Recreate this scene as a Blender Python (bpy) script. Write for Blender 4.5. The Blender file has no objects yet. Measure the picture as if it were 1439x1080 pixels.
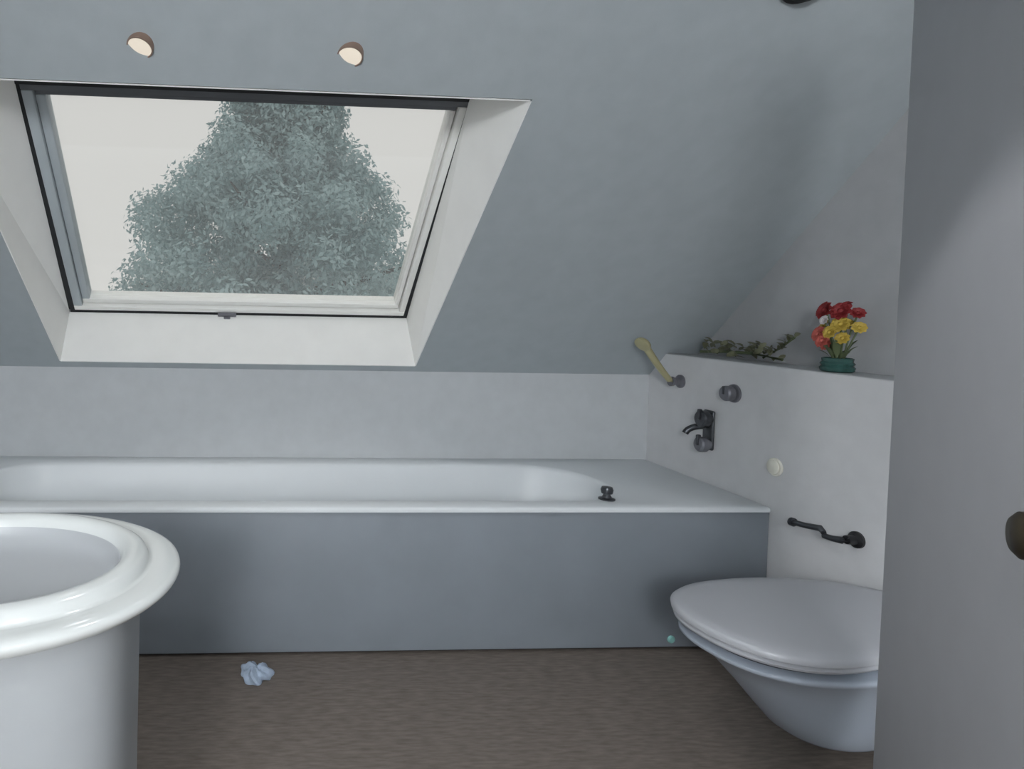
import bpy, bmesh, math, random
from mathutils import Vector, Matrix

random.seed(7)
scene = bpy.context.scene
COL = scene.collection
PI = math.pi
W, H, F = 1439.0, 1080.0, 900.0          # photograph frame and focal length in its pixels
PX, PY = 383.0, 455.0                    # principal point of the (cropped) photograph
CAM_Z = 1.293

# ------------------------------------------------------------------ camera
cam_data = bpy.data.cameras.new('camera')
cam = bpy.data.objects.new('camera', cam_data)
COL.objects.link(cam)
cam_data.sensor_fit = 'HORIZONTAL'
cam_data.sensor_width = 36.0
cam_data.lens = 36.0 * F / W
cam_data.shift_x = (W / 2 - PX) / W
cam_data.shift_y = -(H / 2 - PY) / W
cam_data.clip_start = 0.02
cam_data.clip_end = 200
CAM_R = (Matrix.Rotation(-math.atan(55.6 / F), 3, 'Z') @ Matrix.Rotation(PI / 2 - math.radians(2.0), 3, 'X')
         @ Matrix.Rotation(0.02, 3, 'Z'))
cam.matrix_world = Matrix.Translation((0, 0, CAM_Z)) @ CAM_R.to_4x4()
scene.camera = cam

# ------------------------------------------------------------------ world, lights, exposure
world = bpy.data.worlds.new('overcast_sky')
scene.world = world
world.use_nodes = True
wn = world.node_tree
bg = wn.nodes['Background']
bg.inputs['Color'].default_value = (1.0, 0.985, 0.955, 1)
bg.inputs['Strength'].default_value = 0.71

GLOBE_FILL = 65.0           # added fill globe behind the viewer: emission strength
SPOT_FILL = 35.0      # added fill spots in the flat ceiling behind the viewer, watts each
SPOT_SLOPE = 2.0       # the two lamps in the slope
SPOT_COLOR = (0.98, 0.99, 1.0)

vs = scene.view_settings
vs.view_transform = 'Standard'
vs.look = 'None'
vs.gamma = 1.0
vs.exposure = 0.0
vs.use_curve_mapping = False

# ------------------------------------------------------------------ helpers
def link(o, parent=None):
    COL.objects.link(o)
    if parent is not None:
        o.parent = parent
    return o

def obj(name, bm, mat, parent=None, smooth=True, auto=35):
    """one bmesh -> one mesh object; coordinates are in the parent's space"""
    bmesh.ops.recalc_face_normals(bm, faces=bm.faces[:])
    me = bpy.data.meshes.new(name)
    bm.to_mesh(me)
    bm.free()
    me.materials.append(mat)
    if smooth:
        me.polygons.foreach_set('use_smooth', [True] * len(me.polygons))
        me.set_sharp_from_angle(angle=math.radians(auto))
    return link(bpy.data.objects.new(name, me), parent)

def tag(o, label=None, cat=None, group=None, kind=None):
    if label: o['label'] = label
    if cat: o['category'] = cat
    if group: o['group'] = group
    if kind: o['kind'] = kind
    return o

def thing(name, label, cat, loc=(0, 0, 0), rot=(0, 0, 0), group=None):
    o = bpy.data.objects.new(name, None)
    o.empty_display_size = 0.1
    link(o)
    o.location = loc
    o.rotation_euler = rot
    return tag(o, label, cat, group)

def struct(o, label=None):
    return tag(o, label, None, None, 'structure')

def add_box(bm, lo, hi, bevel=0.0, seg=2):
    lo, hi = Vector(lo), Vector(hi)
    m = Matrix.Translation((lo + hi) / 2) @ Matrix.Diagonal((*(hi - lo), 1))
    r = bmesh.ops.create_cube(bm, size=1.0, matrix=m)
    if bevel > 0:
        es = {e for v in r['verts'] for e in v.link_edges}
        bmesh.ops.bevel(bm, geom=list(es), offset=bevel, segments=seg, profile=0.5, affect='EDGES')
    return bm

def box(lo, hi, bevel=0.0, seg=2):
    return add_box(bmesh.new(), lo, hi, bevel, seg)

def frame_axes(d):
    d = Vector(d).normalized()
    a = Vector((0, 0, 1)) if abs(d.z) < 0.9 else Vector((1, 0, 0))
    x = d.cross(a).normalized()
    return x, x.cross(d).normalized(), d

def add_rings(bm, rings, cap0=True, cap1=True):
    """rings: lists of equally many points, skinned into one surface"""
    vr = [[bm.verts.new(p) for p in r] for r in rings]
    n = len(rings[0])
    for a, b in zip(vr, vr[1:]):
        for i in range(n):
            j = (i + 1) % n
            bm.faces.new((a[i], a[j], b[j], b[i]))
    if cap0: bm.faces.new(vr[0])
    if cap1: bm.faces.new(vr[-1])
    return bm

def add_tube(bm, pts, rad, n=12):
    pts = [Vector(p) for p in pts]
    rads = rad if isinstance(rad, (list, tuple)) else [rad] * len(pts)
    rings = []
    x = None
    for i, p in enumerate(pts):
        d = (pts[min(i + 1, len(pts) - 1)] - pts[max(i - 1, 0)]).normalized()
        if x is None:
            x, y, _ = frame_axes(d)
        else:
            x = (x - d * x.dot(d)).normalized()
            y = d.cross(x)
        rings.append([p + (x * math.cos(2 * PI * k / n) + y * math.sin(2 * PI * k / n)) * rads[i] for k in range(n)])
    return add_rings(bm, rings)

def add_lathe(bm, origin, axis, prof, n=32):
    """prof: (radius, distance along axis)"""
    x, y, d = frame_axes(axis)
    o = Vector(origin)
    rings = [[o + d * h + (x * math.cos(2 * PI * k / n) + y * math.sin(2 * PI * k / n)) * max(r, 1e-4) for k in range(n)]
             for r, h in prof]
    return add_rings(bm, rings)

def lathe(origin, axis, prof, n=32):
    return add_lathe(bmesh.new(), origin, axis, prof, n)

def bezier(p0, p1, p2, n=10):
    p0, p1, p2 = Vector(p0), Vector(p1), Vector(p2)
    return [p0.lerp(p1, t / n).lerp(p1.lerp(p2, t / n), t / n) for t in range(n + 1)]

def superellipse(cx, cy, z, a, b, e=2.0, n=64, e_back=None):
    pts = []
    for k in range(n):
        t = 2 * PI * k / n
        c, s = math.cos(t), math.sin(t)
        ee = e if (e_back is None or c < 0) else e_back
        pts.append(Vector((cx + a * math.copysign(abs(c) ** (2 / ee), c), cy + b * math.copysign(abs(s) ** (2 / ee), s), z)))
    return pts

# ------------------------------------------------------------------ materials
def mat(name, col, rough=0.5, metal=0.0, spec=0.5, noise=0.0, scale=30, bump=0.0, bscale=200, col2=None, aniso=None, **kw):
    m = bpy.data.materials.new(name)
    m.use_nodes = True
    nt = m.node_tree
    p = nt.nodes['Principled BSDF']
    p.inputs['Base Color'].default_value = (*col, 1)
    p.inputs['Roughness'].default_value = rough
    p.inputs['Metallic'].default_value = metal
    p.inputs['Specular IOR Level'].default_value = spec
    for k, v in kw.items():
        p.inputs[k].default_value = v
    tc = nt.nodes.new('ShaderNodeTexCoord')
    if noise > 0 or col2 is not None:
        mp = nt.nodes.new('ShaderNodeMapping')
        if aniso: mp.inputs['Scale'].default_value = aniso
        nz = nt.nodes.new('ShaderNodeTexNoise')
        nz.inputs['Scale'].default_value = scale
        nz.inputs['Detail'].default_value = 5
        rp = nt.nodes.new('ShaderNodeValToRGB')
        rp.color_ramp.elements[0].position = 0.3
        rp.color_ramp.elements[1].position = 0.7
        c2 = col2 if col2 is not None else tuple(c * (1 + noise) for c in col)
        c1 = col if col2 is not None else tuple(c * (1 - noise) for c in col)
        rp.color_ramp.elements[0].color = (*c1, 1)
        rp.color_ramp.elements[1].color = (*c2, 1)
        nt.links.new(tc.outputs['Object'], mp.inputs['Vector'])
        nt.links.new(mp.outputs['Vector'], nz.inputs['Vector'])
        nt.links.new(nz.outputs['Fac'], rp.inputs['Fac'])
        nt.links.new(rp.outputs['Color'], p.inputs['Base Color'])
    if bump > 0:
        nb = nt.nodes.new('ShaderNodeTexNoise')
        nb.inputs['Scale'].default_value = bscale
        nb.inputs['Detail'].default_value = 4
        bp = nt.nodes.new('ShaderNodeBump')
        bp.inputs['Strength'].default_value = bump
        bp.inputs['Distance'].default_value = 0.002
        nt.links.new(tc.outputs['Object'], nb.inputs['Vector'])
        nt.links.new(nb.outputs['Fac'], bp.inputs['Height'])
        nt.links.new(bp.outputs['Normal'], p.inputs['Normal'])
    return m

def emit_mat(name, col, strength, base=None):
    m = bpy.data.materials.new(name)
    m.use_nodes = True
    p = m.node_tree.nodes['Principled BSDF']
    p.inputs['Base Color'].default_value = (*(base or col), 1)
    p.inputs['Emission Color'].default_value = (*col, 1)
    p.inputs['Emission Strength'].default_value = strength
    return m

def glass_mat(name):
    m = bpy.data.materials.new(name)
    m.use_nodes = True
    nt = m.node_tree
    nt.nodes.remove(nt.nodes['Principled BSDF'])
    out = nt.nodes['Material Output']
    tr = nt.nodes.new('ShaderNodeBsdfTransparent')
    tr.inputs['Color'].default_value = (0.985, 0.99, 0.985, 1)
    gl = nt.nodes.new('ShaderNodeBsdfGlossy')
    gl.inputs['Roughness'].default_value = 0.02
    lw = nt.nodes.new('ShaderNodeLayerWeight')
    pw = nt.nodes.new('ShaderNodeMath'); pw.operation = 'POWER'
    pw.inputs[1].default_value = 5.0
    ml = nt.nodes.new('ShaderNodeMath'); ml.operation = 'MULTIPLY_ADD'
    ml.inputs[1].default_value = 0.9
    ml.inputs[2].default_value = 0.03
    mx = nt.nodes.new('ShaderNodeMixShader')
    haze = nt.nodes.new('ShaderNodeBsdfTranslucent')      # even haze mixed into the glass to veil the view
    haze.inputs['Color'].default_value = (0.92, 0.97, 1.0, 1)
    md = nt.nodes.new('ShaderNodeMixShader')
    md.inputs['Fac'].default_value = 0.09
    nt.links.new(tr.outputs['BSDF'], md.inputs[1])
    nt.links.new(haze.outputs['BSDF'], md.inputs[2])
    nt.links.new(lw.outputs['Facing'], pw.inputs[0])
    nt.links.new(pw.outputs[0], ml.inputs[0])
    nt.links.new(ml.outputs[0], mx.inputs['Fac'])
    nt.links.new(md.outputs['Shader'], mx.inputs[1])
    nt.links.new(gl.outputs['BSDF'], mx.inputs[2])
    nt.links.new(mx.outputs['Shader'], out.inputs['Surface'])
    return m

def leaf_mat(name, c1, c2, scale=3.0, trans=0.35):
    m = bpy.data.materials.new(name)
    m.use_nodes = True
    nt = m.node_tree
    nt.nodes.remove(nt.nodes['Principled BSDF'])
    out = nt.nodes['Material Output']
    tc = nt.nodes.new('ShaderNodeTexCoord')
    nz = nt.nodes.new('ShaderNodeTexNoise')
    nz.inputs['Scale'].default_value = scale
    nz.inputs['Detail'].default_value = 6
    rp = nt.nodes.new('ShaderNodeValToRGB')
    rp.color_ramp.elements[0].position = 0.35
    rp.color_ramp.elements[1].position = 0.65
    rp.color_ramp.elements[0].color = (*c1, 1)
    rp.color_ramp.elements[1].color = (*c2, 1)
    df = nt.nodes.new('ShaderNodeBsdfDiffuse')
    tl = nt.nodes.new('ShaderNodeBsdfTranslucent')
    mx = nt.nodes.new('ShaderNodeMixShader')
    mx.inputs['Fac'].default_value = trans
    nt.links.new(tc.outputs['Object'], nz.inputs['Vector'])
    nt.links.new(nz.outputs['Fac'], rp.inputs['Fac'])
    nt.links.new(rp.outputs['Color'], df.inputs['Color'])
    nt.links.new(rp.outputs['Color'], tl.inputs['Color'])
    nt.links.new(df.outputs['BSDF'], mx.inputs[1])
    nt.links.new(tl.outputs['BSDF'], mx.inputs[2])
    nt.links.new(mx.outputs['Shader'], out.inputs['Surface'])
    return m

M = {
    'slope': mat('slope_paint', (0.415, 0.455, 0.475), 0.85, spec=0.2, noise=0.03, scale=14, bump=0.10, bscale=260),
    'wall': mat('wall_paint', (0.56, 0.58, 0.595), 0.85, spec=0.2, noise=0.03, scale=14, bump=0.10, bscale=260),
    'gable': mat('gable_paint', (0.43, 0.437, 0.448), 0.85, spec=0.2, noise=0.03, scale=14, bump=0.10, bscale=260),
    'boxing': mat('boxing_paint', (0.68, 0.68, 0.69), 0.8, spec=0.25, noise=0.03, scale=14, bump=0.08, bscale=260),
    'reveal': mat('reveal_gloss_paint', (0.92, 0.92, 0.90), 0.5, noise=0.015, scale=10),
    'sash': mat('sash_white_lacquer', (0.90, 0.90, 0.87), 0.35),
    'casing': mat('casing_shaded_lacquer', (0.44, 0.49, 0.52), 0.4),  # left side of the white frame, its shade put into the grey
    'head': mat('head_casing_shaded', (0.13, 0.14, 0.155), 0.5),  # top of the frame lies in shadow; the dark is put into the colour
    'shadow_line': mat('shadow_line_black', (0.02, 0.022, 0.025), 0.7),  # near black for the shadow line round the casing
    'glass': glass_mat('window_glass'),
    'tub': mat('tub_white_acrylic', (0.74, 0.77, 0.79), 0.42, noise=0.01, scale=5),
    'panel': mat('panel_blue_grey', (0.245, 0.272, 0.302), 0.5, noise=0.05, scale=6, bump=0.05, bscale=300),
    'floor': mat('floor_brown_vinyl', (0.140, 0.116, 0.098), 0.55, spec=0.35, col2=(0.220, 0.188, 0.163), scale=18,
                 aniso=(1.0, 5.0, 1.0), bump=0.25, bscale=120),
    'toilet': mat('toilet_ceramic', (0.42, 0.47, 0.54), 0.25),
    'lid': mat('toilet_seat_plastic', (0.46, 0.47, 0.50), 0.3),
    'gap_shade': mat('gap_shade_dark', (0.05, 0.05, 0.06), 0.6),  # dark tone that stands for shade in narrow gaps
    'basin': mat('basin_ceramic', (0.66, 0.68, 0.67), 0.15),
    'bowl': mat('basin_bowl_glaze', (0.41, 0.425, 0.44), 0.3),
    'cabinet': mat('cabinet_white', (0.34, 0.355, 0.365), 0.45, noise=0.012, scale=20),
    'door': mat('door_paint', (0.47, 0.475, 0.50), 0.6, noise=0.02, scale=10, bump=0.06, bscale=200),
    'knob': mat('knob_dark_bronze', (0.04, 0.030, 0.015), 0.45, 0.4),
    'chrome_dark': mat('dark_chrome', (0.085, 0.09, 0.10), 0.3, 0.7),
    'fitting_grey': mat('satin_grey_metal', (0.20, 0.20, 0.225), 0.4, 0.5),
    'brass': mat('pale_brass', (0.50, 0.46, 0.27), 0.35, 0.35),
    'cream': mat('cream_plastic', (0.86, 0.84, 0.74), 0.3),
    'mint': mat('mint_plastic', (0.28, 0.58, 0.54), 0.4),
    'black': mat('black_plastic', (0.012, 0.012, 0.014), 0.4),
    'lamp_ring': mat('lamp_ring_copper', (0.36, 0.25, 0.20), 0.4, 0.5),
    'lamp_lens': emit_mat('lamp_lens_glow', (1.0, 0.90, 0.76), 0.70, (.2, .18, .15)),
    'pot': mat('pot_teal_glaze', (0.035, 0.095, 0.085), 0.25, noise=0.25, scale=40),
    'stem': mat('stem_green', (0.10, 0.13, 0.06), 0.6),
    'red': mat('petal_dark_red', (0.24, 0.020, 0.022), 0.6, noise=0.2, scale=60),
    'coral': mat('petal_coral', (0.50, 0.11, 0.085), 0.6, noise=0.15, scale=60),
    'yellow': mat('petal_yellow', (0.50, 0.36, 0.06), 0.6, noise=0.15, scale=60),
    'white': mat('petal_white', (0.62, 0.58, 0.58), 0.6),
    'olive': mat('leaf_olive', (0.17, 0.175, 0.105), 0.6, noise=0.2, scale=40),
    'cloth': mat('cloth_pale_blue', (0.40, 0.48, 0.60), 0.9, noise=0.15, scale=40, bump=0.3, bscale=400),
    'foliage': leaf_mat('foliage_blue_green', (0.28, 0.41, 0.43), (0.50, 0.64, 0.66), 1.6),
    'hedge_leaf': leaf_mat('hedge_grey_green', (0.28, 0.39, 0.41), (0.44, 0.56, 0.58), 2.0),
    'bark': mat('bark_grey', (0.10, 0.09, 0.08), 0.9, noise=0.3, scale=20),
    'grass': mat('grass_ground', (0.10, 0.15, 0.09), 0.95, noise=0.3, scale=3),
    'roof': mat('roof_slate', (0.10, 0.10, 0.11), 0.8),
}

# ------------------------------------------------------------------ room shell
XL, XR = -1.20, 2.21                 # side walls
YB, YF = 3.03, -3.20                 # low wall under the slope, wall behind the camera
ZK, ZC = 0.97, 2.40                  # height of the low wall, flat ceiling
AL = math.radians(44.3)
SV = Vector((0, -math.cos(AL), math.sin(AL)))     # up the slope
SN = Vector((0, math.sin(AL), math.cos(AL)))      # out through the roof
SO = Vector((0, YB, ZK))

def S(u, v, w=0.0):
    return SO + Vector((u, 0, 0)) + SV * v + SN * w

T = 0.12
struct(obj('floor', box((XL - T, YF - T, -0.12), (XR + T, YB + T, 0.0)), M['floor'], smooth=False),
       'dark brown flecked bathroom floor')
struct(obj('wall_back', box((XL, YB, 0), (XR, YB + T, ZK)), M['wall'], smooth=False), 'low pale grey wall behind the bath')
def side_wall(name, x0, x1, m, label):
    # gable shaped: low at the bath end, following the slope
    prof = [(YF, 0), (YB, 0), (YB, ZK), (S(0, 2.048).y, ZC), (YF, ZC)]
    bm = bmesh.new()
    add_rings(bm, [[Vector((x, y, z)) for y, z in prof] for x in (x0, x1)])
    return struct(obj(name, bm, m, smooth=False), label)
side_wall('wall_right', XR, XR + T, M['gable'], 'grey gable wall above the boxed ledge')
side_wall('wall_left', XL - T, XL, M['wall'], 'pale grey wall left of the bath')
struct(obj('wall_rear', box((XL, YF - T, 0), (XR, YF, ZC)), M['wall'], smooth=False), 'wall behind the viewer')

# sloping ceiling with the opening for the roof window, and the flat ceiling beyond it
VT = 2.048
WD = 0.28                                         # depth of the window reveal
inner = [(-0.790, 0.045), (0.870, 0.045), (0.938, 1.405), (-0.925, 1.405)]        # opening at the room side
outer = [(-0.795, 0.075), (0.870, 0.075), (0.850, 1.262), (-0.780, 1.262)]        # opening at the roof side
def ring_slab(bm, quad_in, quad_out, rect, w0, w1):
    u0, u1, v0, v1 = rect
    big = [(u0, v0), (u1, v0), (u1, v1), (u0, v1)]
    a = [bm.verts.new(S(u, v, w0)) for u, v in big]
    b = [bm.verts.new(S(u, v, w0)) for u, v in quad_in]
    c = [bm.verts.new(S(u, v, w1)) for u, v in big]
    d = [bm.verts.new(S(u, v, w1)) for u, v in quad_out]
    for i in range(4):
        j = (i + 1) % 4
        bm.faces.new((a[i], a[j], b[j], b[i]))
        bm.faces.new((c[i], d[i], d[j], c[j]))
        bm.faces.new((a[i], c[i], c[j], a[j]))
        bm.faces.new((b[i], b[j], d[j], d[i]))
bm = bmesh.new()
ring_slab(bm, [(u * 1.0 + (0.006 if u > 0 else -0.006), v + (0.006 if v > .5 else -0.006)) for u, v in inner],
          [(u + (0.02 if u > 0 else -0.02), v + (0.02 if v > .5 else -0.02)) for u, v in outer],
          (XL - T, XR + T, 0.0, VT), 0.0, WD + 0.06)
yc = S(0, VT).y
add_box(bm, (XL - T, YF - T, ZC), (XR + T, yc, ZC + 0.12))
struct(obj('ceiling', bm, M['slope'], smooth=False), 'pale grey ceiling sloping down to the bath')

# boxed-in ledge that runs along the right wall (hides the cistern)
BX = 2.055
LZ = 1.086
bm = bmesh.new()
prof = [(0.9, 0), (YB, 0), (YB, ZK), (S(0, (LZ - ZK) / math.sin(AL)).y, LZ), (0.9, LZ)]
add_rings(bm, [[Vector((x, y, z)) for y, z in prof] for x in (BX, XR)])
bmesh.ops.bevel(bm, geom=[e for e in bm.edges if all(abs(v.co.x - BX) < 1e-4 and abs(v.co.z - LZ) < 1e-4 for v in e.verts)],
                offset=0.008, segments=3, profile=0.5, affect='EDGES')
struct(obj('trim_1', bm, M['boxing'], auto=50), 'pale grey boxing with a flat ledge along the right wall')

# ------------------------------------------------------------------ roof window
win = bpy.data.objects.new('window_1', None)
link(win)
struct(win, 'white roof window in a deep reveal, tree behind the glass')
def quad_part(name, quads, m, parent, thick=0.006):
    bm = bmesh.new()
    for q in quads:
        vs_ = [bm.verts.new(p) for p in q]
        bm.faces.new(vs_)
    return obj(name, bm, m, parent, smooth=False)
names = ('sill_lining', 'side_lining', 'head_lining', 'side_lining')
for i in range(4):
    j = (i + 1) % 4
    (u0, v0), (u1, v1) = inner[i], inner[j]
    (a0, b0), (a1, b1) = outer[i], outer[j]
    nrm = [(0, 1), (-1, 0), (0, -1), (1, 0)][i]        # points into the opening
    def P(u, v, w, off):
        return S(u - nrm[0] * off, v - nrm[1] * off, w)
    bm = bmesh.new()
    r0 = [P(u0, v0, -0.001, 0), P(u1, v1, -0.001, 0), P(a1, b1, WD, 0), P(a0, b0, WD, 0)]
    r1 = [P(u0, v0, -0.001, .005), P(u1, v1, -0.001, .005), P(a1, b1, WD, .005), P(a0, b0, WD, .005)]
    add_rings(bm, [r0, r1])
    obj(names[i], bm, M['reveal'], win, smooth=False)

def slope_bar(bm, u0, u1, v0, v1, w0, w1, bevel=0.0):
    pts = [(u0, v0), (u1, v0), (u1, v1), (u0, v1)]
    t = bmesh.new()
    add_rings(t, [[S(u, v, w0) for u, v in pts], [S(u, v, w1) for u, v in pts]])
    if bevel:
        bmesh.ops.recalc_face_normals(t, faces=t.faces[:])
        bmesh.ops.bevel(t, geom=t.edges[:], offset=bevel, segments=2, profile=0.5, affect='EDGES')
    me = bpy.data.meshes.new('tmp')
    t.to_mesh(me); t.free()
    bm.from_mesh(me)
    bpy.data.meshes.remove(me)

FU0, FU1, FV0, FV1 = -0.768, 0.852, 0.090, 1.250      # outside of the window casing
# black strips that stand for the shade between casing and lining
g = bmesh.new()
slope_bar(g, FU0 - .022, FU1 + .022, FV0 - .022, FV0 + .004, WD + .004, WD + .05)
slope_bar(g, FU0 - .022, FU1 + .022, FV1 - .004, FV1 + .030, WD - .002, WD + .05)
slope_bar(g, FU0 - .030, FU0 + .004, FV0, FV1, WD + .004, WD + .05)
slope_bar(g, FU1 - .004, FU1 + .022, FV0, FV1, WD + .004, WD + .05)
obj('shadow_line', g, M['shadow_line'], win, smooth=False)
def bar_part(name, m, args, bev=0.004):
    b = bmesh.new()
    slope_bar(b, *args, bev)
    return obj(name, b, m, win, smooth=True)
CW = 0.028                                            # casing, then the sash inside it
bar_part('casing', M['sash'], (FU0, FU1, FV0, FV0 + CW, WD, WD + .07))
tag(bar_part('casing', M['head'], (FU0, FU1, FV1 - CW, FV1, WD, WD + .07)), 'head casing with shade in its dark grey')
tag(bar_part('casing', M['casing'], (FU0, FU0 + CW + .012, FV0 + CW, FV1 - CW, WD, WD + .07)), 'left casing upright, greyed for shade')
bar_part('casing', M['sash'], (FU1 - CW, FU1, FV0 + CW, FV1 - CW, WD, WD + .07))
SU0, SU1, SV0, SV1 = FU0 + CW + .014, FU1 - CW - .004, FV0 + CW + .004, FV1 - CW - .002
SW = 0.046
sash = bpy.data.objects.new('sash', None)
link(sash, win)
def sash_bar(name, m, args, bev=0.004):
    b = bmesh.new()
    slope_bar(b, *args, bev)
    return obj(name, b, m, sash, smooth=True)
sash_bar('sash_rail', M['sash'], (SU0, SU1, SV0, SV0 + .028, WD + .018, WD + .08))
tag(sash_bar('sash_rail', M['head'], (SU0, SU1, SV1 - .022, SV1, WD + .018, WD + .08)), 'top sash rail with shade in its dark grey')
tag(sash_bar('sash_stile', M['casing'], (SU0, SU0 + .036, SV0 + .028, SV1 - .022, WD + .018, WD + .08)), 'left sash stile, greyed for shade')
sash_bar('sash_stile', M['sash'], (SU1 - .020, SU1, SV0 + .028, SV1 - .022, WD + .018, WD + .08))
b = bmesh.new()
slope_bar(b, SU0 + .03, SU1 - .015, SV0 + .02, SV1 - .018, WD + .044, WD + .052)
obj('pane', b, M['glass'], sash, smooth=False)
b = bmesh.new()
lu = -0.03
slope_bar(b, lu - .045, lu + .045, FV0 - .016, FV0 + .006, WD - .014, WD + .0, 0.004)
slope_bar(b, lu - .016, lu + .016, FV0 - .030, FV0 - .012, WD - .026, WD - .006, 0.004)
tag(obj('latch', b, M['fitting_grey'], win), 'small grey catch at the bottom of the frame')

# ------------------------------------------------------------------ bathtub
BY0, BY1 = 2.292, YB
BX0, BX1 = -1.17, BX
RIM = 0.55
tub = thing('bathtub', 'long white bathtub under the roof window with a blue grey front panel', 'bathtub', (0, 0, 0))
cx, cy = 0.14, (BY0 + BY1) / 2 + 0.004
def rrect(x0, x1, y0, y1, z, r_left, r_right, n=10):
    pts = []
    for (px, py, r, a0) in ((x1, y0, r_right, -PI / 2), (x1, y1, r_right, 0), (x0, y1, r_left, PI / 2), (x0, y0, r_left, PI)):
        sx = px - r if px == x1 else px + r
        sy = py + r if py == y0 else py - r
        for k in range(n + 1):
            a = a0 + PI / 2 * k / n
            pts.append(Vector((sx + r * math.cos(a), sy + r * math.sin(a), z)))
    return pts
e = 0.012
tub_rings = [
    rrect(BX0, BX1 - .001, BY0 - .009, BY1 - .002, RIM - .018, .008, .012),
    rrect(BX0, BX1 - .001, BY0 - .009, BY1 - .002, RIM - .008, .008, .012),
    rrect(BX0 + .004, BX1 - .004, BY0 - .006, BY1 - .003, RIM - .003, .008, .012),
    rrect(BX0 + .010, BX1 - .010, BY0 - .001, BY1 - .006, RIM, .008, .012),
    rrect(-1.02, 1.60, BY0 + .070, BY1 - .105, RIM, .22, .27),
    rrect(-1.012, 1.59, BY0 + .079, BY1 - .114, RIM - .004, .22, .27),
    rrect(-1.005, 1.582, BY0 + .087, BY1 - .122, RIM - .016, .215, .26),
    rrect(-.99, 1.54, BY0 + .10, BY1 - .135, RIM - .15, .20, .25),
    rrect(-.97, 1.38, BY0 + .12, BY1 - .155, RIM - .32, .18, .22),
    rrect(-.93, 1.30, BY0 + .16, BY1 - .195, RIM - .385, .15, .18),
    rrect(-.80, 1.15, BY0 + .24, BY1 - .27, RIM - .40, .10, .10),
]
bm = bmesh.new()
add_rings(bm, tub_rings, cap0=False, cap1=True)
obj('tub_shell', bm, M['tub'], tub, auto=60)
pan = obj('front_panel', box((BX0, BY0, 0.012), (BX1 - .002, BY0 + .018, RIM - .017), .003), M['panel'], tub)
tag(pan, 'blue grey front panel')
obj('plinth', box((BX0, BY0 + .02, 0.0), (BX1 - .002, BY0 + .035, 0.03)), M['black'], tub, smooth=False)
# small cap on the panel and the dark knob on the rim
tag(obj('cap', lathe((1.681, BY0 + .001, .043), (0, -1, 0), [(0, 0), (.014, 0), (.014, .006), (.010, .010), (0, .011)], 20), M['mint'], pan),
    'small mint green cap near the floor')
bm = lathe((1.465, 2.385, RIM - .002), (0, 0, 1), [(0, 0), (.030, 0), (.030, .006), (.018, .010), (.012, .022), (.020, .026),
                                              (.023, .040), (.019, .050), (0, .053)], 28)
tag(obj('waste_knob', bm, M['chrome_dark'], tub), 'dark knob on the rim')

# ------------------------------------------------------------------ toilet
toi = thing('toilet', 'pale wall hung toilet with closed lid beside the bath', 'toilet', (2.010, 1.790, 0), (0, 0, math.radians(12)))
def dee(L, w, z, n=72, ef=2.35, eb=3.2, c=.5):
    # outline seen from above: c = place of the widest point as a share of the length
    pts = superellipse(0, 0, z, 1, w, ef, n, eb)
    for p in pts:
        p.x = -L * c + (p.x * L * c if p.x > 0 else p.x * L * (1 - c))
    return pts
bm = bmesh.new()
sl = [(.385, .105, .082), (.405, .120, .085), (.425, .130, .098), (.475, .148, .15), (.54, .170, .22), (.60, .192, .28), (.66, .214, .335),
      (.702, .226, .352), (.714, .230, .361), (.714, .229, .367), (.706, .222, .371)]
add_rings(bm, [dee(L, w, z) for L, w, z in sl])
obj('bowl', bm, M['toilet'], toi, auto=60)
bm = bmesh.new()
add_rings(bm, [dee(.675, .190, .369, eb=2.2, c=.55), dee(.675, .190, .398, eb=2.2, c=.55)])
obj('seat_gap_shade', bm, M['gap_shade'], toi)  # dark filler for the shade between bowl and seat
st = dict(eb=2.0, c=.62)
bm = bmesh.new()
add_rings(bm, [dee(.712, .212, .393, **st), dee(.724, .222, .397, **st), dee(.726, .224, .404, **st), dee(.720, .218, .411, **st)])
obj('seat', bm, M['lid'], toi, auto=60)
bm = bmesh.new()
add_rings(bm, [dee(.718, .217, .4125, **st), dee(.730, .228, .416, **st), dee(.732, .230, .428, **st), dee(.724, .222, .437, **st),
               dee(.70, .198, .443, **st), dee(.64, .155, .446, **st)])
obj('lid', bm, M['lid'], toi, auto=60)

# ------------------------------------------------------------------ fittings on the boxing
def on_box(name, label, cat, y, z):
    return thing(name, label, cat, (BX, y, z))
mx = on_box('bath_mixer', 'dark two-handle bath mixer on the boxing above the bath end', 'tap', 2.615, 0.780)
bm = bmesh.new()
add_tube(bm, [(-.001, .012, .045), (-.001, -.012, -.045)], .026, 20)
bm2 = box((-.014, -.030, -.085), (0, .030, .085), .008, 3)
bm.free()
obj('back_plate', bm2, M['chrome_dark'], mx)
for k, (yy, zz, rr, mm) in enumerate(((-.014, .050, .036, 'chrome_dark'), (-.012, -.060, .032, 'fitting_grey'))):
    h = obj('handle', lathe((-.012, yy, zz), (-1, 0, 0), [(0, 0), (.020, 0), (.020, .016), (rr, .020), (rr, .044), (rr - .006, .050), (0, .051)], 28),
            M[mm], mx)
    bm = box((-.070, yy - .006, zz - .004), (-.052, yy + .006, zz + .042), .004)
    obj('lever', bm, M['chrome_dark'], h)
bm = bmesh.new()
add_tube(bm, bezier((-.010, .012, .014), (-.075, .030, .012), (-.085, .036, -.022), 8), .013, 14)
obj('spout', bm, M['chrome_dark'], mx)

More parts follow.
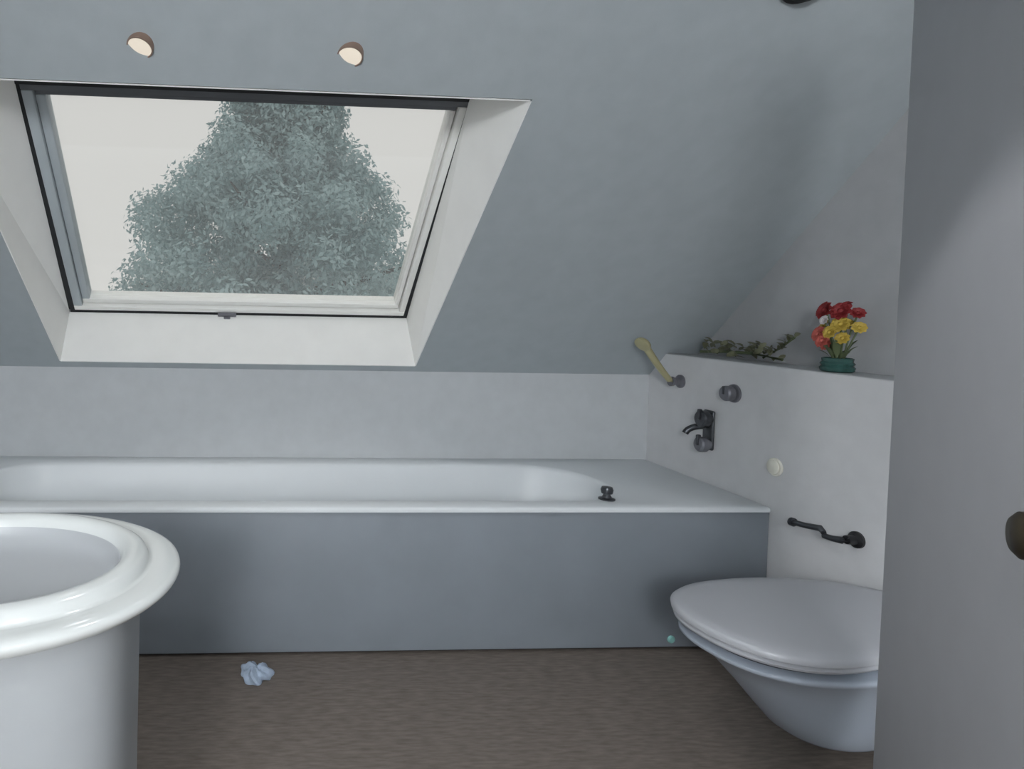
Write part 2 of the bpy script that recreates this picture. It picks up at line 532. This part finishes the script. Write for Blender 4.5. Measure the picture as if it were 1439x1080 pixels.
kn = on_box('shower_dial', 'single grey round dial on the boxing between ledge and mixer', 'control', 2.492, 0.955)
obj('rose', lathe((0, 0, 0), (-1, 0, 0), [(0, 0), (.038, 0), (.037, .006), (.028, .010), (0, .0101)], 28), M['fitting_grey'], kn)
d = obj('dial', lathe((-.010, 0, 0), (-1, 0, 0), [(0, 0), (.022, 0), (.031, .006), (.031, .030), (.026, .036), (0, .037)], 28), M['fitting_grey'], kn)
obj('pointer', box((-.052, -.004, -.004), (-.044, .004, .030), .002), M['chrome_dark'], d)

hs = on_box('hand_shower', 'yellowish brass hand shower leaning out of a dark bracket in the corner', 'shower', 2.806, 0.965)
obj('bracket', lathe((0, 0, 0), (-1, 0, 0), [(0, 0), (.030, 0), (.030, .008), (.018, .012), (.017, .034), (.022, .040), (.022, .052), (0, .053)], 24),
    M['fitting_grey'], hs)
bm = bmesh.new()
p0, p2 = Vector((-.040, -.004, -.012)), Vector((-.205, -.04, .165))
add_tube(bm, bezier(p0, (-.12, -.018, .06), p2, 8), [.012, .013, .0135, .014, .0145, .015, .0155, .016, .016], 16)
obj('handle', bm, M['brass'], hs)
hd = (p2 - p0).normalized()
face = Vector((-.75, -.2, -.62)).normalized()
obj('shower_head', lathe(p2 + hd * .012 - face * .014, face, [(0, 0), (.020, .001), (.032, .010), (.036, .020), (.035, .027), (.030, .029), (0, .0295)], 28),
    M['brass'], hs)

bt = on_box('wall_button', 'round cream push button on the boxing above the bath corner', 'button', 2.278, 0.707)
obj('collar', lathe((0, 0, 0), (-1, 0, 0), [(0, 0), (.034, 0), (.034, .005), (.031, .008), (0, .0081)], 32), M['cream'], bt)
obj('button', lathe((-.007, 0, 0), (-1, 0, 0), [(0, 0), (.027, 0), (.027, .006), (.022, .010), (0, .0115)], 32), M['cream'], bt)

rh = on_box('toilet_roll_holder', 'empty dark metal toilet roll holder on the boxing over the toilet', 'holder', 1.955, 0.552)
obj('wall_rose', lathe((0, -.004, 0), (-1, 0, 0), [(0, 0), (.027, 0), (.027, .008), (.016, .014), (.014, .040), (0, .041)], 24), M['black'], rh)
bm = bmesh.new()
add_tube(bm, [(-.036, -.012, 0), (-.050, .0, -.003), (-.054, .03, -.008), (-.054, .06, -.010)], [.012, .012, .010, .009], 12)
add_tube(bm, [(-.054, .055, -.012), (-.054, .064, .002), (-.054, .075, .010), (-.054, .13, .000), (-.054, .185, -.006)],
         [.008, .009, .011, .010, .010], 12)
obj('roll_arm', bm, M['chrome_dark'], rh)
obj('end_stop', lathe((-.054, .175, -.0055), (0, 1, 0), [(0, 0), (.015, .001), (.015, .012), (.011, .016), (0, .0165)], 20), M['chrome_dark'], rh)

# ------------------------------------------------------------------ plants on the ledge
def add_leaf(bm, base, tip, width, up, cup=0.25):
    base, tip, up = Vector(base), Vector(tip), Vector(up)
    d = tip - base
    s = d.cross(up).normalized()
    u = s.cross(d).normalized()
    L = d.length
    row = []
    for t, wf in ((0.0, .15), (.3, .85), (.65, 1.0), (.88, .6)):
        c = base + d * t + u * (L * .10 * math.sin(PI * t))
        row.append((c - s * width * wf * .5 + u * width * cup * wf * .4, c - u * 0, c + s * width * wf * .5 + u * width * cup * wf * .4))
    vr = [[bm.verts.new(p) for p in r] for r in row]
    for a, b in zip(vr, vr[1:]):
        for i in range(2):
            bm.faces.new((a[i], a[i + 1], b[i + 1], b[i]))
    vt = bm.verts.new(tip)
    bm.faces.new((vr[-1][0], vr[-1][1], vt)); bm.faces.new((vr[-1][1], vr[-1][2], vt))

def bloom_bm(r, petals=9, layers=3):
    bm = bmesh.new()
    for l in range(layers):
        k = 1 - l * .27
        for i in range(petals - l):
            a = 2 * PI * (i + l * .5) / (petals - l)
            tilt = .25 + l * .45
            d = Vector((math.cos(a) * math.cos(tilt), math.sin(a) * math.cos(tilt), math.sin(tilt)))
            add_leaf(bm, (0, 0, l * r * .08), d * r * k, r * .75 * k, (0, 0, 1), .5)
    bmesh.ops.create_icosphere(bm, subdivisions=1, radius=r * .3, matrix=Matrix.Translation((0, 0, r * .25)))
    return bm

posy = thing('flower_pot', 'small teal pot of red, yellow and coral flowers on the ledge', 'flowers', (2.118, 2.115, LZ))
obj('pot', lathe((0, 0, 0), (0, 0, 1), [(0, 0), (.040, 0), (.047, .004), (.050, .016), (.044, .022), (.049, .030), (.043, .037), (.045, .048),
                                     (.041, .050), (.036, .042), (0, .040)], 20), M['pot'], posy)
flowers = [  # bloom centre offset (x, y, z), radius, colour; +y runs towards the bath (left in view)
    (-.030, .020, .212, .036, 'red'), (-.010, -.026, .210, .037, 'red'), (.020, .004, .220, .034, 'red'), (.02, -.062, .205, .024, 'red'),
    (-.052, .002, .180, .018, 'white'),
    (-.020, -.040, .166, .032, 'yellow'), (-.010, .040, .160, .027, 'yellow'), (.015, -.078, .156, .024, 'yellow'), (-.045, -.022, .138, .026, 'yellow'),
    (.02, -.01, .160, .030, 'yellow'), (-.02, -.05, .118, .024, 'yellow'),
    (-.045, .024, .130, .031, 'coral'), (-.052, .002, .108, .029, 'coral'), (.000, .036, .110, .026, 'coral'), (-.02, .02, .092, .024, 'coral'),
]
bm = bmesh.new()
for x, y, z, r, c in flowers:
    add_tube(bm, bezier((x * .25, y * .25, .042), (x * .4, y * .4, z * .6), (x, y * (1 if y > 0 else .72), z - .004), 6), .0028, 6)
for k in range(9):
    a = 2 * PI * k / 9 + .3
    add_leaf(bm, (.02 * math.cos(a), .02 * math.sin(a), .05), (.055 * math.cos(a), .055 * math.sin(a), .075 + .02 * (k % 3)), .022, (0, 0, 1))
obj('stems', bm, M['stem'], posy)
proto = {}
for x, y, z, r, c in flowers:
    if c not in proto:
        o = obj('bloom', bloom_bm(1.0), M[c], posy, auto=80)
        proto[c] = o
        names_ = {'red': 'dark red bloom', 'white': 'white bloom', 'yellow': 'yellow bloom', 'coral': 'coral bloom'}
    else:
        o = proto[c].copy()
        link(o, posy)
    o['label'] = names_.get(c, c) if c in names_ else c
    o.location = (x, y * (1 if y > 0 else .72), z)
    o.scale = (r, r, r)
    dirv = Vector((x - .05, y * .6, .03)).normalized()
    o.rotation_mode = 'QUATERNION'
    o.rotation_quaternion = Vector((0, 0, 1)).rotation_difference(dirv)

tp = thing('leafy_plant', 'low olive green trailing plant lying on the ledge in the corner', 'plant', (2.125, 2.64, LZ))
rng = random.Random(3)
bm = bmesh.new()
add_tube(bm, [(.02, -.27, .02), (-.005, -.15, .035), (.01, 0, .03), (-.01, .13, .02)], .006, 8)
add_tube(bm, [(.0, -.2, .02), (.03, -.24, .06), (.04, -.30, .11)], .004, 8)
obj('stem', bm, M['stem'], tp)
bm = bmesh.new()
spots = []
for k in range(75):
    y = rng.uniform(-.26, .12)
    x = rng.uniform(-.045, .05)
    spots.append((Vector((x * .5, y, .010 + rng.random() * .055)), .0))
for k in range(12):
    t = k / 11
    spots.append((Vector((.025 + .015 * t, -.21 - .09 * t, .04 + .07 * t)), 0))
lf_me = None
for p, _ in spots:
    a = rng.uniform(0, 2 * PI)
    d = Vector((math.cos(a) * .6, math.sin(a), rng.uniform(.05, .7))).normalized() * rng.uniform(.03, .05)
    if lf_me is None:
        b2 = bmesh.new()
        add_leaf(b2, (0, 0, 0), (0, 1, 0), .5, (0, 0, 1))
        lf = obj('leaf', b2, M['olive'], tp, auto=80)
        lf_me = lf
    else:
        lf = lf_me.copy()
        link(lf, tp)
    lf.location = p
    L = d.length
    lf.scale = (L, L, L)
    lf.rotation_mode = 'QUATERNION'
    lf.rotation_quaternion = Vector((0, 1, 0)).rotation_difference(d.normalized())
bm.free()

# ------------------------------------------------------------------ washbasin and its cabinet
WX, WY = -0.420, 1.096
cab = thing('basin_cabinet', 'white rounded cabinet under the washbasin at lower left', 'cabinet', (WX, WY, 0))
bm = bmesh.new()
add_rings(bm, [superellipse(0, 0, z, a, b, 3.4, 72) for z, a, b in
               ((0.0, .240, .170), (.06, .240, .170), (.064, .258, .188), (.785, .262, .192), (.793, .260, .190))])
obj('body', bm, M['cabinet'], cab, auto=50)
bas = thing('washbasin', 'white oval washbasin with a raised rim on the rounded cabinet', 'washbasin', (WX, WY, .793))
def oval(z, a, b):
    return superellipse(0, 0, z, a, b, 2.1, 96)
bm = bmesh.new()
prof = [(.0, .268, .205), (.006, .280, .218), (.016, .305, .245), (.024, .325, .270), (.030, .333, .272), (.036, .336, .276), (.042, .334, .274),
        (.046, .326, .266), (.048, .305, .252), (.046, .290, .236), (.045, .284, .229), (.049, .281, .226), (.058, .277, .222), (.064, .268, .213),
        (.066, .255, .202), (.064, .244, .192), (.057, .236, .185), (.046, .232, .181)]
add_rings(bm, [oval(*p) for p in prof], cap0=True, cap1=False)
obj('rim', bm, M['basin'], bas, auto=70)
bm = bmesh.new()
add_rings(bm, [oval(.046, .2325, .1815), oval(.034, .228, .177), oval(.018, .215, .165), oval(.010, .19, .145), oval(.007, .12, .09), oval(.0065, .03, .03)],
          cap0=False, cap1=True)
obj('bowl', bm, M['bowl'], bas, auto=70)
obj('waste', lathe((0, 0, .0055), (0, 0, 1), [(0, 0), (.022, 0), (.022, .003), (.016, .004), (0, .004)], 24), M['chrome_dark'], bas)

# ------------------------------------------------------------------ door leaf at the right
DH = Vector((1.455, 1.32, 0))           # far (left) edge
DK = Vector((1.05, 0.78, 0))           # towards the knob
dd = (DK - DH).normalized()
door = bpy.data.objects.new('door_1', None)
link(door)
door.location = DH
door.rotation_euler = (0, 0, math.atan2(dd.y, dd.x))
struct(door, 'plain pale grey door leaf standing open at the right')
DW = .90
# in door space: x runs along the leaf to the viewer; the face seen is on the -y or +y side
side = -1.0 if (Vector((-dd.y, dd.x)).dot(Vector((0 - DH.x, 0 - DH.y))) < 0) else 1.0
def dbox(x0, x1, d0, d1, z0, z1, bev=.003):
    y0, y1 = sorted((side * d0, side * d1))
    return box((x0, y0, z0), (x1, y1, z1), bev)
obj('leaf', dbox(0, DW, -.040, 0, .008, 2.02), M['door'], door)
obj('edge_shade', dbox(-.006, .0005, -.038, -.003, .008, 2.02, .001), M['gap_shade'], door)  # dark strip put in for the shadow along the leaf edge
kx = .838 - .012
rose = obj('knob_rose', lathe((kx + .012, 0, 1.04), (0, side, 0), [(0, 0), (.026, 0), (.026, .004), (.020, .007), (0, .0071)], 28), M['knob'], door)
obj('knob', lathe((kx + .012, side * .006, 1.04), (0, side, 0), [(0, 0), (.010, 0), (.010, .016), (.022, .022), (.028, .034), (.027, .042), (.020, .048), (0, .050)], 32),
    M['knob'], door)

# ------------------------------------------------------------------ lamps
def spot(parent, loc, direction, power, size=2.4, blend=.6, radius=.035, color=SPOT_COLOR):
    l = bpy.data.lights.new('lamp_light', 'SPOT')
    l.energy = power
    l.spot_size = size
    l.spot_blend = blend
    l.shadow_soft_size = radius
    l.color = color
    o = bpy.data.objects.new('lamp_light', l)
    link(o, parent)
    o.location = loc
    o.rotation_mode = 'QUATERNION'
    o.rotation_quaternion = Vector((0, 0, -1)).rotation_difference(Vector(direction))
    return o

def downlight(label, loc, direction, power, r=.040, gimbal=None, **kw):
    t = thing('downlight', label, 'ceiling lamp', loc, group='recessed ceiling lamps')
    d = Vector(gimbal or direction).normalized()
    back = -.04 if gimbal else -.004
    obj('housing', lathe((0, 0, 0), d, [(r * .70, back), (r * .96, back), (r, .002), (r * .98, .005), (r * .90, .005), (r * .86, .001)], 32),
        M['lamp_ring'], t)
    obj('lens', lathe(d * .0, d, [(0, .0), (r * .88, .0005), (r * .88, .003), (r * .5, .006), (0, .007)], 28), M['lamp_lens'], t)
    spot(t, d * .03, d, power, **kw)
    return t
downlight('left one of two small warm lamps in the slope above the roof window', S(-.288, 1.527, -.002), -SN, SPOT_SLOPE, r=.040, gimbal=(-.20, -.40, -.88))
downlight('right one of two small warm lamps in the slope above the roof window', S(.337, 1.527, -.002), -SN, SPOT_SLOPE, r=.040, gimbal=(-.20, -.40, -.88))
downlight('added fill lamp in the flat ceiling at the left, behind the viewer', (-.75, -.70, ZC), (0, 0, -1), SPOT_FILL, size=2.75, blend=.9)  # this lamp and the next are added to brighten the room
downlight('added fill lamp in the flat ceiling at the right, behind the viewer', (.45, -.80, ZC), (0, 0, -1), SPOT_FILL, size=2.75, blend=.9)
downlight('recessed lamp in the flat ceiling in front of the viewer', (.28, 1.26, ZC), (0, 0, -1), 19.0, size=2 * math.radians(48.3), blend=.12)
fill_obj = thing('fill_globe', 'globe added as fill light behind the viewer, outside the view', 'lamp', (-.65, -2.10, 1.95))  # unseen globe added only to light the room
bm = bmesh.new()
bmesh.ops.create_uvsphere(bm, u_segments=32, v_segments=20, radius=.30)
M['fill_glow'] = emit_mat('fill_globe_glow', (0.97, .985, 1.0), GLOBE_FILL)
obj('fill_ball', bm, M['fill_glow'], fill_obj)
obj('fill_cord', lathe((0, 0, .148), (0, 0, 1), [(.03, .14), (.03, .17), (.006, .18), (.006, .29), (.05, .295), (.05, .301)], 20), M['black'], fill_obj)

# black round fitting on the slope, cut by the top edge of the picture
fx = thing('ceiling_fitting', 'black round fitting on the sloping ceiling at the top edge', 'ceiling fitting', S(1.588, 1.816))
obj('base', lathe((0, 0, 0), -SN, [(0, 0), (.078, 0), (.078, .010), (.072, .014), (0, .0141)], 32), M['black'], fx)
obj('cover', lathe(-SN * .013, -SN, [(0, 0), (.066, 0), (.064, .020), (.050, .030), (0, .034)], 32), M['black'], fx)

# ------------------------------------------------------------------ crumpled cloth by the bath panel
bm = bmesh.new()
bmesh.ops.create_icosphere(bm, subdivisions=4, radius=1.0)
for v in bm.verts:
    a = math.atan2(v.co.y, v.co.x)
    f = 1 + .16 * math.sin(3 * a + 1) + .10 * math.sin(7 * a + 4 * v.co.z) + .08 * math.sin(9 * v.co.x + 5 * v.co.z)
    v.co = Vector((v.co.x * .052 * f, v.co.y * .050 * f, max(v.co.z, -.25) * .030 * f + .0078))
    if v.co.z < .004: v.co.z = .0015
cl = obj('crumpled_cloth', bm, M['cloth'])
cl.location = (0.100, 2.165, 0)
tag(cl, 'small crumpled pale blue cloth on the floor beside the bath panel', 'cloth')

# ------------------------------------------------------------------ outside: ground, tree, hedge
GZ = -2.7
struct(obj('ground', box((-30, 3.6, GZ - .2), (30, 45, GZ)), M['grass'], smooth=False), 'grass outside the house')

def leaf_cloud(name, clumps, m, parent, per, size, seed):
    """many small leaves round the clump centres; one mesh"""
    r = random.Random(seed)
    verts, faces = [], []
    for c, rad in clumps:
        for _ in range(int(per * (rad / .3) ** 2)):
            d = Vector((r.gauss(0, 1), r.gauss(0, 1), r.gauss(0, .8)))
            d.normalize()
            p = c + d * rad * (r.random() ** .45)
            n = (d + Vector((r.gauss(0, .6), r.gauss(0, .6), r.gauss(0, .6) + .5))).normalized()
            a = n.orthogonal().normalized()
            b = n.cross(a)
            t = r.uniform(0, 2 * PI)
            a, b = a * math.cos(t) + b * math.sin(t), b * math.cos(t) - a * math.sin(t)
            s = size * r.uniform(.6, 1.3)
            i = len(verts)
            verts += [p - a * s, p + b * s * .45, p + a * s, p - b * s * .45]
            faces.append((i, i + 1, i + 2, i + 3))
    me = bpy.data.meshes.new(name)
    me.from_pydata(verts, [], faces)
    me.materials.append(m)
    o = link(bpy.data.objects.new(name, me), parent)
    o['kind'] = 'stuff'
    return o

TX, TYY = 0.75, 9.0
tree = thing('tree', 'bushy blue green tree filling the roof window outside', 'tree', (TX, TYY, GZ))
def crown_r(z):      # world height -> radius (left, right)
    pts = [(-1.2, 1.9), (0.0, 2.5), (1.3, 2.62), (2.2, 2.35), (2.75, 2.0), (3.2, 1.42), (3.7, 1.05), (4.2, .95), (4.9, .75), (5.5, .35), (5.8, .05)]
    for (z0, r0), (z1, r1) in zip(pts, pts[1:]):
        if z0 <= z <= z1:
            return r0 + (r1 - r0) * (z - z0) / (z1 - z0)
    return 0
r = random.Random(11)
clumps = []
for k in range(850):
    z = r.uniform(-1.1, 5.7)
    R_ = crown_r(z)
    a = r.uniform(0, 2 * PI)
    cr = r.uniform(.22, .38)
    q = max(R_ - cr * .7, .02) * (r.random() ** .35)
    xo = q * math.cos(a)
    if xo > 0: xo *= .74
    clumps.append((Vector((xo, q * math.sin(a), z - GZ)), cr))
for k in range(90):
    clumps.append((Vector((r.uniform(-.9, .7), r.uniform(-1.5, -.5), r.uniform(.7, 2.9) - GZ)), r.uniform(.2, .3)))
leaf_cloud('foliage', clumps, M['foliage'], tree, 210, .040, 5)
bm = bmesh.new()
add_tube(bm, [(0, 0, -.05), (.03, 0, 1.5), (-.02, .03, 3.5), (.02, 0, 6.0), (0, 0, 8.2)], [.20, .15, .10, .06, .02], 12)
obj('trunk', bm, M['bark'], tree)
for k in range(14):
    a = k * 2.4
    z0 = 2.2 + k * .38
    R_ = crown_r(z0 + GZ + .3) * .8
    bm = bmesh.new()
    add_tube(bm, bezier((0, 0, z0), (math.cos(a) * R_ * .5, math.sin(a) * R_ * .5, z0 + .1), (math.cos(a) * R_, math.sin(a) * R_, z0 + .5), 6),
             [.06, .055, .05, .04, .03, .02, .01], 8)
    obj('branch', bm, M['bark'], tree)

hedge = thing('hedge', 'dense grey green hedge beyond the tree at lower right of window', 'hedge', (2.0, 12.9, GZ))
hc = []
r = random.Random(21)
for k in range(420):
    x = r.uniform(-2.3, 2.2)
    z = r.uniform(.3, 4.75)
    hc.append((Vector((x, r.uniform(-.4, .4), z)), r.uniform(.22, .32)))
leaf_cloud('foliage', hc, M['hedge_leaf'], hedge, 75, .05, 6)
bm = bmesh.new()
for k in range(6):
    add_tube(bm, [(-2 + k * .75, 0, -.05), (-2 + k * .75 + .05, 0, 4.0)], [.05, .02], 8)
obj('stems', bm, M['bark'], hedge)
shrub = thing('shrub', 'low grey green shrub left of the tree at the window bottom', 'shrub', (-3.1, 11.6, GZ))
sc_ = []
for k in range(150):
    z = r.uniform(.2, 3.85)
    rad = .75 * (1 - max(0, z - 3.0))
    sc_.append((Vector((r.uniform(-rad, rad), r.uniform(-.5, .5), z)), r.uniform(.2, .28)))
leaf_cloud('foliage', sc_, M['hedge_leaf'], shrub, 75, .05, 8)
bm = bmesh.new()
add_tube(bm, [(0, 0, -.05), (.05, 0, 3.0)], [.08, .02], 8)
obj('stem', bm, M['bark'], shrub)
